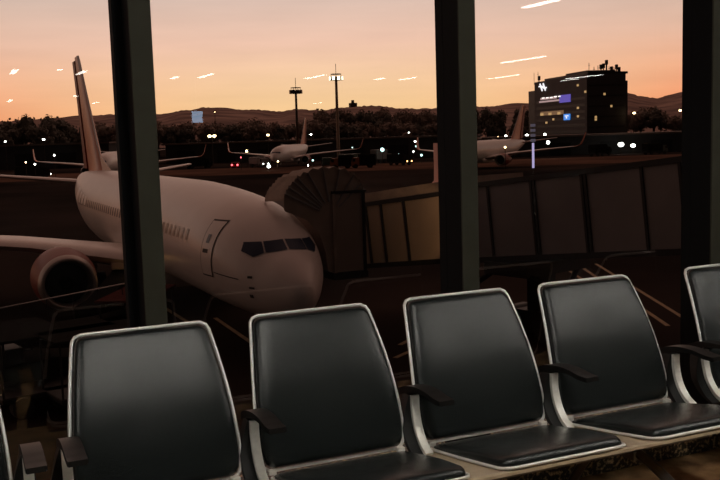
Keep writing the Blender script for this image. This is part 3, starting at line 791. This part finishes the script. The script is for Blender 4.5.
lamp(646, 250, 144.5, 'lightwarm', 'dim rightmost lamp of the row below the office block', .35)
lamp(415, 262, 141.5, 'lightwhite', 'small white lamp over the parked trucks left of the middle post', .3)
lamp(216, 330, 112, 'lightwarm', 'slim tall lamp standing before the hill right of the blue reflection', .16)
lamp(409, 266, 132.5, 'lightwhite', 'tiny lamp above the shed roof left of the middle post', .22)

# lit totem added for a lavender streak, with a faint upper part
e = empty('lit_upright', gnd(533, 150)); tag(e, 'slim lavender lit totem standing before the distant jet wing', 'upright')
z0, z1 = hgt(533, 168, 150)-GZ, hgt(533, 143, 150)-GZ; z2 = hgt(533, 123, 150)-GZ
b = NB(); cyl(b, (0, 0, 0), (0, 0, z0), .12, 8); obj('foot', b, 'pole', e)
b = NB(); box(b, -.13, .13, -.13, .13, z0, z1); obj('lit_panel', b, 'upright', e)
for k in range(4):
    za = z1+(z2-z1)*(k+.25)/4; b = NB(); box(b, -.42, .42, -.08, .08, za, za+.45); obj('panel', b, 'upright_dim', e)
b = NB(); cyl(b, (0, 0, z1), (0, 0, z2), .05, 6); obj('stem', b, 'pole', e)

# ------------------------------------------------------------------ vehicles
def wheels(e, xs, hw, r):
    for x in xs:
        for s in (-1, 1):
            b = NB(); cyl(b, (x, s*hw-.14, r), (x, s*hw+.14, r), r, 16); obj('wheel', b, 'tyre', e, 'auto')
def truck(px, d, rz, body, cab, label, L=6.5, Hh=3.0, light=None, cargo=True):
    e = empty('truck', gnd(px, d), rz+YAW*0); tag(e, label, 'truck', 'vehicles across the apron')
    b = NB(); box(b, -L/2, L/2-1.9, -1.15, 1.15, .9, Hh, bev=.08); obj('cargo_box', b, body, e)
    b = NB(); extr(b, [(L/2-1.8, .6), (L/2, .6), (L/2, 1.4), (L/2-.35, 2.3), (L/2-1.8, 2.35)], -1.1, 1.1)
    for v in b.verts: v.co = Vector((v.co.y, v.co.x, v.co.z))
    c = obj('cab', b, cab, e)
    b = NB(); box(b, L/2-.9, L/2-.28, -1.12, 1.12, 1.45, 2.1); obj('cab_window', b, 'glassdark', c)
    b = NB(); box(b, -L/2, L/2-.1, -.9, .9, .5, .9); obj('chassis', b, 'steel', e)
    wheels(e, (-L/2+1.2, L/2-1.0), 1.0, .48)
    if light:
        for s in (-.75, .75):
            b = NB(); ball(b, (L/2+.05, s, .95), .17, 1); obj('headlight', b, light, c)
    return e
fr = -PI/2+.25
truck(341, 205, 2.6, 'truckd', 'trucko', 'dark truck with orange cab below the lit mast, left of the pair', 5, 2.9)
truck(362, 205, 2.9, 'truckd', 'trucko', 'dark truck with orange cab right of the pair below the lit mast', 5.5, 3.0)
truck(381, 240, .4, 'truckw', 'truckw', 'white truck with pale box in the dark left of the tall trees', 6, 3.4, None)
truck(352, 225, .2, 'truckg', 'truckd', 'dark green truck between the two orange-cabbed trucks', 7, 2.8)
truck(399, 215, -1.2, 'truckd', 'truckd', 'dark truck with yellow lamps left of the orange winglet', 6, 2.6, 'lightorange')
truck(326, 215, -1.9, 'truckd', 'truckg', 'dark truck beside the right wing of the distant jet', 6, 2.6, None)
truck(258, 232, -1.3, 'truckw', 'truckw', 'pale truck under the left wing of the distant jet', 6, 2.6, 'lightwhite')
truck(197, 240, .2, 'truckd', 'truckd', 'dark truck right of the left post on the far apron', 7, 2.8)
truck(30, 200, .1, 'truckd', 'truckd', 'dark truck parked below the far wing at the left edge', 7, 2.8, 'lightwhite')
truck(600, 240, .3, 'truckd', 'truckd', 'dark truck below the office block left of the white lamps', 7, 3.0)
truck(655, 240, .1, 'truckd', 'truckg', 'dark truck below the lamps beside the right post', 7, 2.8)
truck(505, 250, .2, 'truckw', 'truckw', 'pale truck behind the tail of the pink-lit jet', 6, 2.8, 'lightwhite')
# red car seen from behind
e = empty('car', gnd(234.5, 235), YAW*-1+PI/2); tag(e, 'small red car with tail lights on, far across the apron', 'car')
b = NB(); extr(b, [(-2.1, .35), (2.1, .35), (2.15, .8), (1.2, .95), (.6, 1.45), (-1.2, 1.5), (-2.0, 1.0)], -.9, .9)
for v in b.verts: v.co = Vector((v.co.y, v.co.x, v.co.z))
obj('body', b, 'carred', e)
b = NB(); box(b, -1.9, -1.1, -.75, .75, 1.05, 1.4); obj('rear_window', b, 'glassdark', e)
for s in (-.7, .7):
    b = NB(); ball(b, (-2.1, s, .8), .26, 1); obj('tail_light', b, 'lightred', e)
wheels(e, (-1.3, 1.3), .8, .33)
# small far lamps standing as marker posts along the far apron
def marker(px, d, py, m, r, label):
    g = gnd(px, d); z = max(.5, hgt(px, py, d)-GZ)
    e = empty('marker_light', g); tag(e, label, 'marker light', 'marker lights on the far apron')
    b = NB(); cyl(b, (0, 0, 0), (0, 0, z), .06, 6); obj('post', b, 'pole', e)
    b = NB(); ball(b, (0, 0, z+r*.6), r, 1); obj('lamp_head', b, m, e)
ml = 'small lamp on a post among the vehicles of the far apron'
for px, py, d, m, r in ((267.5, 167.5, 205, 'lightwhite', .42), (277, 162, 210, 'lightwarm', .22), (312, 161, 215, 'lightcyan', .25), (307, 167, 215, 'lightwhite', .2), (382, 151, 235, 'lightcyan', .55), (398, 155, 230, 'lightcyan', .22),
                        (391, 157, 222, 'lightorange', .26), (395, 160, 222, 'lightorange', .22), (404, 156, 225, 'lightorange', .22), (421, 156, 226, 'lightcyan', .32), (413, 152, 228, 'lightwhite', .2), (53, 156, 205, 'lightwhite', .24), (33, 165, 190, 'lightwhite', .22), (24, 163, 195, 'lightwarm', .2),
                        (506, 137, 280, 'lightwhite', .42), (498, 138, 280, 'lightwarm', .32), (527, 137, 280, 'lightwhite', .6), (545, 136, 280, 'lightwhite', .55), (548, 143.5, 230, 'lightwhite', .5), (505, 148, 172, 'lightwarm', .22),
                        (416, 147, 240, 'lightcyan', .28), (352, 148, 240, 'lightcyan', .18), (240, 158, 215, 'lightred', .2), (246, 152, 235, 'lightwarm', .35)):
    marker(px, d, py, m, r, ml)

# ------------------------------------------------------------------ jet bridge
def CG(X, Z, h=0):                  # ground coordinates: X right of, Z ahead of the viewer, h above the apron
    return Vector((X*math.cos(YAW)+Z*math.sin(YAW), -X*math.sin(YAW)+Z*math.cos(YAW), GZ+h))
br = empty('jet_bridge', CG(4.4, 30.2)); tag(br, 'grey panelled passenger boarding bridge sloping down to the jet door', 'jet bridge')
o0 = br.location.copy()
def tunnel(name, p, q, w, h, mtl, ribs, rw=.09, tray=0):
    # p, q: floor-line points (under edge, viewer side)
    d = (q-p); L = d.length; dn = d.normalized(); side = Vector((dn.y, -dn.x, 0)).normalized()
    view = Vector((p.x, p.y, 0))
    if side.dot(view) < 0: side = -side        # side points away from the viewer
    upv = side.cross(dn); upv = upv if upv.z > 0 else -upv
    mt = Matrix((dn, side, upv)).transposed().to_4x4(); mt.translation = p-o0
    b = NB(); box(b, 0, L, 0, w, 0.18, h-.16, mtx=mt); s = obj(name, b, mtl, br)
    b = NB(); box(b, 0, L, -.05, w+.05, 0, .18, mtx=mt); obj('floor_girder', b, 'steel', s)
    b = NB(); box(b, 0, L, -.06, w+.06, h-.16, h, mtx=mt); obj('roof_edge', b, 'steel', s)
    if tray:
        b = NB(); box(b, 0, L, .05, w-.05, h, h+tray, mtx=mt); obj('roof_tray', b, 'canopy', s)
    for t in ribs:
        b = NB(); box(b, t*L-rw/2, t*L+rw/2, -.045, 0, .18, h-.16, mtx=mt); obj('rib', b, 'steel', s)
    return mt, L
E3 = lambda px, py, d: at(px, py, d)
n0 = E3(683, 255, 24.9); n1 = E3(495, 262, 30.2); n2 = E3(386, 268, 34.2)
dirn = (n0-n1).normalized(); nA = n0+dirn*5.5
Ltot = (n1-nA).length
def rb(px):                         # fraction along the outer tunnel for a bearing
    best = 0; bd = 1e9
    for i in range(400):
        t = i/400; p = nA.lerp(n1, t)-EYE
        x = 360+FPX*p.dot(r2)/p.dot(fw)
        if abs(x-px) < bd: bd = abs(x-px); best = t
    return best
tunnel('outer_tunnel', nA, n1-dirn*.9, 2.9, 2.66, 'bridge', [rb(x) for x in (514, 556, 559, 606, 609, 664, 700)])
iA, iB = n1-dirn*.2+Vector((0, .22, .02)), n2-dirn*1.1+Vector((0, .22, -.02))
def fr_(px):
    best = 0; bd = 1e9
    for i in range(400):
        t = i/400; p = iA.lerp(iB, t)-EYE; x = 360+FPX*p.dot(r2)/p.dot(fw)
        if abs(x-px) < bd: bd = abs(x-px); best = t
    return best
tunnel('inner_tunnel', iA, iB, 2.4, 2.50, 'bridge2', [fr_(x) for x in (388, 411, 373)], .11, tray=.34)
# rotunda at the terminal end
b = NB(); c = nA-o0+Vector((1.0, .6, 0)); tube(b, [c+Vector((0, 0, -.1)), c+Vector((0, 0, 2.9))], 1.9, 24); obj('rotunda', b, 'bridge', br, 'auto')
b = NB(); cyl(b, (c.x, c.y, GZ-o0.z), (c.x, c.y, c.z), .5, 20); obj('column', b, 'steel', br, 'auto')
# cab: faces the aircraft door, square to the fuselage
ha = math.radians(-25.13); dp = CG(-1.28+4.5*math.sin(ha)+1.8*math.cos(ha), 25.35+4.5*math.cos(ha)-1.8*math.sin(ha))
yd = (CG(math.sin(ha), math.cos(ha))-CG(0, 0)); xd = Vector((-yd.y, yd.x, 0))
mt = Matrix((xd, yd, Vector((0, 0, 1)))).transposed().to_4x4(); mt.translation = Vector((dp.x, dp.y, GZ))-o0
b = NB(); box(b, -1.25, -.15, -1.4, 1.7, 2.62, 5.12, mtx=mt, bev=.03); cab_ = obj('cab', b, 'bridge2', br)
b = NB(); box(b, -1.32, -.12, -1.45, 1.75, 5.12, 5.2, mtx=mt); obj('cab_roof', b, 'steel', cab_)
b = NB(); box(b, -1.3, -.10, -1.45, 1.75, 2.40, 2.62, mtx=mt); obj('cab_floor', b, 'steel', cab_)
for x0, x1 in ((-1.27, -1.17), (-.24, -.14)):
    b = NB(); box(b, x0, x1, -1.44, -1.4, 2.62, 5.12, mtx=mt); obj('post', b, 'steel' if x0 < -1 else 'canopy', cab_)
b = NB(); box(b, -2.4, -.4, 1.75, 5.2, 2.45, 5.0, mtx=mt); obj('cab_neck', b, 'bridge', br)
# folding canopy draped over the crown of the fuselage
PR = spline([(-1.25, 5.22), (-1.05, 5.62), (-.45, 5.90), (.3, 5.93), (.9, 5.74), (1.10, 5.58), (1.32, 5.36), (1.45, 5.10)], 4)
b = NB(); pr = []
for k, p in enumerate(PR): pr.append((p.x, p.y+(.05 if k % 2 else -.03)))
up_ = pr; dn_ = [(x, z-.07) for x, z in pr[::-1]]
ring0 = [tuple(mt @ Vector((x, -1.4, z))) for x, z in up_+dn_]; ring1 = [tuple(mt @ Vector((x, .35, z-.12))) for x, z in up_+dn_]
loft(b, [ring0, ring1]); cn = obj('canopy', b, 'canopy', br)
b = NB()
side_ = [(-.15, 2.62), (.05, 2.7), (.12, 3.3), (.30, 3.9), (.70, 4.35), (1.2, 4.58), (1.4, 4.66), (1.45, 4.80), (1.45, 5.08)]+[(x, z-.02) for x, z in up_[::-1]][1:]+[(-1.25, 5.2), (-.15, 5.2)]
loft(b, [[tuple(mt @ Vector((x, y, z))) for x, z in side_] for y in (-1.38, -1.30)]); obj('side_curtain', b, 'canopy', cn)
for k in range(2, len(PR)-1, 3):
    p = PR[k]; b = NB(); tube(b, [mt @ Vector((-.1+(p.x+.1)*.25, -1.40, 4.3+(p.y-4.3)*.35)), mt @ Vector((p.x, -1.40, p.y-.03))], .03, 6); obj('folding_rib', b, 'bridge', cn)

# lift columns and wheel bogie
def legs(px, d, w):
    c = at(px, 262, d)-o0; g = GZ-o0.z
    b = NB()
    ex = dirn.cross(Vector((0, 0, 1))).normalized()
    ex = Vector((ex.x, ex.y, 0)); ex = ex if ex.y > 0 else -ex
    dx = Vector((dirn.x, dirn.y, 0)).normalized()
    mt = Matrix((dx, ex, Vector((0, 0, 1)))).transposed().to_4x4(); mt.translation = Vector((c.x, c.y, 0))
    z = c.z
    box(b, -.9, .9, -.35, w, z-.42, z-.02, mtx=mt)
    box(b, -.25, .25, w*.35, w*.65, g+.9, z-.3, mtx=mt)
    lc = obj('lift_column', b, 'steel', br)
    b = NB()
    for s in (-1, 1):
        tube(b, [mt @ Vector((s*.6, -.2, z-.3)), mt @ Vector((s*1.6, .2, g+1.9))], .10, 8)
        tube(b, [mt @ Vector((s*.6, w-.2, z-.3)), mt @ Vector((s*.5, w*.6, g+1.0))], .10, 8)
    obj('brace', b, 'steel', lc)
    b = NB(); box(b, -1.3, 1.3, w*.3, w*.7, g+.45, g+.95, mtx=mt); bo = obj('bogie', b, 'steel', lc)
    for s in (-.85, .85):
        b = NB(); tube(b, [mt @ Vector((s, w*.2, g+.5)), mt @ Vector((s, w*.8, g+.5))], .5, 20); obj('wheel', b, 'tyre', bo, 'auto')
legs(512, 29.8, 2.9)
# ---- sodium lamp under the roof of the bridge lighting the inner tunnel
b = NB(); lp = at(456, 205, 27.6)
e = empty('apron_lamp', Vector((lp.x, lp.y, GZ))); tag(e, 'orange apron lamp on a pole hidden by the middle window post', 'lamp')
b = NB(); cyl(b, (0, 0, 0), (0, 0, lp.z-GZ+.3), .07, 10); obj('pole', b, 'pole', e, 'auto')
b = NB(); box(b, -.2, .2, -.2, .2, lp.z-GZ+.3, lp.z-GZ+.42); obj('lamp_hood', b, 'pole', e)
ld = bpy.data.lights.new('sodium_light', 'SPOT'); ld.energy = 520; ld.color = (1.0, .60, .28); ld.shadow_soft_size = .12; ld.spot_size = math.radians(36); ld.spot_blend = .35
lo = bpy.data.objects.new('sodium_light', ld); COL.objects.link(lo); lo.location = (0, -.3, lp.z-GZ+.1); lo.parent = e
lo.rotation_euler = (at(402, 226, 33.5)-(e.location+Vector((0, -.3, lp.z-GZ+.1)))).to_track_quat('-Z', 'Y').to_euler()

# ------------------------------------------------------------------ ground equipment at the lower left
def onplane(px, py, d): return at(px, py, d)
# belt loader beside the forward hold
g = gnd(104, 36.0); e = empty('belt_loader', g, PI/2-YAW); tag(e, 'belt loader with pale folded hood and glowing orange lamp right of the jet engine', 'belt loader', 'belt loaders beside the jet')
b = NB(); box(b, -2.4, 2.2, -.85, .85, .45, 1.0, bev=.06); obj('chassis', b, 'truckd', e)
b = NB(); loft(b, [[(-2.8, -.42, .95), (-2.8, .42, .95), (-2.8, .42, 1.12), (-2.8, -.42, 1.12)], [(2.9, -.42, 1.75), (2.9, .42, 1.75), (2.9, .42, 1.92), (2.9, -.42, 1.92)]]); obj('conveyor', b, 'truckd', e)
b = NB(); box(b, 1.4, 2.3, -.44, .44, 1.80, 2.12, bev=.08); obj('canvas_hood', b, 'wing', e)
b = NB(); cyl(b, (.5, -.62, .9), (.5, -.62, 1.72), .03, 8); p_ = obj('lamp_post', b, 'pole', e)
b = NB(); ball(b, (.5, -.62, 1.78), .085, 2); obj('lamp_bulb', b, 'lightorange', p_, True)
wheels(e, (-1.6, 1.5), .8, .42)
# long loader with a pale hand rail crossing below the engine
ra_, rb_ = at(-14, 311, 27.0), at(127, 283, 29.5); dl = rb_-ra_; e = empty('belt_loader', Vector((ra_.x, ra_.y, GZ)), math.atan2(dl.y, dl.x)); Lr = Vector((dl.x, dl.y)).length; h0, h1 = ra_.z-GZ, rb_.z-GZ
tag(e, 'long dark belt loader with thin pale hand rail crossing below the jet engine', 'belt loader', 'belt loaders beside the jet')
b = NB(); tube(b, [(0, 0, h0), (Lr, 0, h1)], .018, 8); obj('hand_rail', b, 'wing', e, True)
b = NB(); loft(b, [[(-.2, -.5, h0-1.15), (-.2, .3, h0-1.15), (-.2, .3, h0-.95), (-.2, -.5, h0-.95)], [(Lr+.2, -.5, h1-1.05), (Lr+.2, .3, h1-1.05), (Lr+.2, .3, h1-.85), (Lr+.2, -.5, h1-.85)]]); obj('conveyor', b, 'truckd', e)
for k in range(6):
    t = .04+.92*k/5; z = h0+(h1-h0)*t; b = NB(); cyl(b, (Lr*t, 0, z-1.0), (Lr*t, 0, z), .016, 6); obj('rail_post', b, 'steel', e)
b = NB(); box(b, .3, Lr-.3, -.7, .6, .4, .95, bev=.05); obj('chassis', b, 'truckd', e)
wheels(e, (.9, Lr-.9), .6, .40)
# baggage carts and tractor
def cart(px, d, rz, label, top='truckd'):
    e = empty('baggage_cart', gnd(px, d), rz); tag(e, label, 'baggage cart', 'baggage carts by the jet')
    b = NB(); box(b, -1.5, 1.5, -.75, .75, .45, .6, bev=.03); obj('platform', b, 'steel', e)
    b = NB()
    for x in (-1.45, 1.45):
        for y in (-.7, .7): cyl(b, (x, y, .6), (x, y, 2.0), .03, 8)
    obj('post', b, 'steel', e)
    b = NB(); box(b, -1.6, 1.6, -.82, .82, 2.0, 2.08, bev=.02); obj('roof', b, top, e)
    b = NB(); tube(b, [(1.5, 0, .5), (2.4, 0, .4)], .04, 8); obj('tow_bar', b, 'steel', e)
    wheels(e, (-1.0, 1.0), .65, .28)
cart(128, 29.8, PI/2-YAW-.1, 'baggage cart with dull red roof at the foot of the left window post', 'dullred')
cart(34, 24.2, .25, 'dark baggage cart at the lower left edge below the engine', 'truckd')
cart(92, 24.0, .25, 'dark baggage cart next to the left window post under the engine', 'truckd')
e = empty('baggage_tractor', gnd(14, 25.2), .25); tag(e, 'dark baggage tractor with one pale panel at the lower left', 'tractor')
b = NB(); extr(b, [(-1.4, .4), (1.5, .4), (1.5, 1.0), (.4, 1.15), (-1.4, 1.0)], -.75, .75)
for v in b.verts: v.co = Vector((v.co.y, v.co.x, v.co.z))
obj('body', b, 'truckd', e)
b = NB()
for x in (-.9, .3):
    for y in (-.68, .68): cyl(b, (x, y, 1.0), (x, y, 2.0), .035, 8)
box(b, -1.1, .5, -.75, .75, 2.0, 2.06); obj('canopy', b, 'truckd', e)
b = NB(); box(b, 1.0, 1.28, -.80, -.755, .62, .80); obj('pale_panel', b, 'truckw', e)
b = NB(); box(b, -.8, -.3, -.5, .5, 1.0, 1.5, bev=.04); obj('seat', b, 'steel', e)
wheels(e, (-.9, .9), .68, .36)

# ------------------------------------------------------------------ sky
w = bpy.data.worlds.new('dusk'); SC.world = w; w.use_nodes = True
nt = w.node_tree; nt.nodes.clear()
N = nt.nodes.new; Lk = nt.links.new
out = N('ShaderNodeOutputWorld'); bg = N('ShaderNodeBackground'); tc = N('ShaderNodeTexCoord'); sp = N('ShaderNodeSeparateXYZ')
Lk(tc.outputs['Generated'], sp.inputs[0])
def ramp(stops):
    r = N('ShaderNodeValToRGB'); el = r.color_ramp.elements
    while len(el) < len(stops): el.new(0.5)
    for q, (p, c) in zip(el, stops): q.position = p; q.color = (*c, 1)
    return r
ra = ramp([(0.0, (1.0, .54, .24)), (.032, (1.0, .65, .33)), (.062, (1.0, .66, .40)), (.10, (.95, .62, .47)), (.15, (.76, .57, .49)), (.30, (.66, .40, .31)), (.55, (.52, .29, .22)), (1.0, (.40, .21, .165))])
rbn = ramp([(0.0, (.90, .27, .10)), (.032, (.98, .39, .19)), (.062, (.97, .49, .29)), (.10, (.86, .54, .40)), (.15, (.68, .52, .44)), (.30, (.60, .37, .29)), (.55, (.50, .28, .21)), (1.0, (.40, .21, .165))])
Lk(sp.outputs['Z'], ra.inputs[0]); Lk(sp.outputs['Z'], rbn.inputs[0])
# brightest towards the last glow of the sun, redder away from it
a0 = YAW+math.atan((330-360)/FPX)
dt = N('ShaderNodeVectorMath'); dt.operation = 'DOT_PRODUCT'; dt.inputs[1].default_value = (math.sin(a0), math.cos(a0), 0); Lk(tc.outputs['Generated'], dt.inputs[0])
mr = N('ShaderNodeMapRange'); mr.inputs['From Min'].default_value = .935; mr.inputs['From Max'].default_value = .998; mr.clamp = True
Lk(dt.outputs['Value'], mr.inputs['Value'])
mx = N('ShaderNodeMix'); mx.data_type = 'RGBA'; Lk(mr.outputs[0], mx.inputs['Factor']); Lk(rbn.outputs[0], mx.inputs['A']); Lk(ra.outputs[0], mx.inputs['B'])
# faint streaks of thin cloud
mp = N('ShaderNodeMapping'); mp.inputs['Scale'].default_value = (3, 3, 26); Lk(tc.outputs['Generated'], mp.inputs[0])
nz = N('ShaderNodeTexNoise'); nz.inputs['Scale'].default_value = 2.2; nz.inputs['Detail'].default_value = 5; Lk(mp.outputs[0], nz.inputs['Vector'])
mr2 = N('ShaderNodeMapRange'); mr2.inputs['From Min'].default_value = .3; mr2.inputs['From Max'].default_value = .7; mr2.inputs['To Min'].default_value = .95; mr2.inputs['To Max'].default_value = 1.04
Lk(nz.outputs['Fac'], mr2.inputs['Value'])
sc_ = N('ShaderNodeVectorMath'); sc_.operation = 'SCALE'; Lk(mx.outputs['Result'], sc_.inputs[0]); 
mr3 = N('ShaderNodeMapRange'); mr3.inputs['From Min'].default_value = -.5; mr3.inputs['From Max'].default_value = .85; mr3.inputs['To Min'].default_value = .03; mr3.inputs['To Max'].default_value = 1.0
Lk(dt.outputs['Value'], mr3.inputs['Value'])   # the dusk sky fades away from the sunset
ml3 = N('ShaderNodeMath'); ml3.operation = 'MULTIPLY'; Lk(mr2.outputs[0], ml3.inputs[0]); Lk(mr3.outputs[0], ml3.inputs[1]); Lk(ml3.outputs[0], sc_.inputs['Scale'])
# below the horizon: dark earth
gt = N('ShaderNodeMath'); gt.operation = 'GREATER_THAN'; gt.inputs[1].default_value = -0.002; Lk(sp.outputs['Z'], gt.inputs[0])
mg = N('ShaderNodeMix'); mg.data_type = 'RGBA'; mg.inputs['A'].default_value = (.03, .02, .018, 1); Lk(gt.outputs[0], mg.inputs['Factor']); Lk(sc_.outputs[0], mg.inputs['B'])
Lk(mg.outputs['Result'], bg.inputs['Color']); bg.inputs['Strength'].default_value = 1.06
Lk(bg.outputs[0], out.inputs['Surface'])

SC.view_settings.view_transform = 'Standard'; SC.view_settings.look = 'None'; SC.view_settings.exposure = 0; SC.view_settings.gamma = 1
SC.view_settings.use_curve_mapping = False
SC.cycles.max_bounces = 8; SC.cycles.transparent_max_bounces = 16
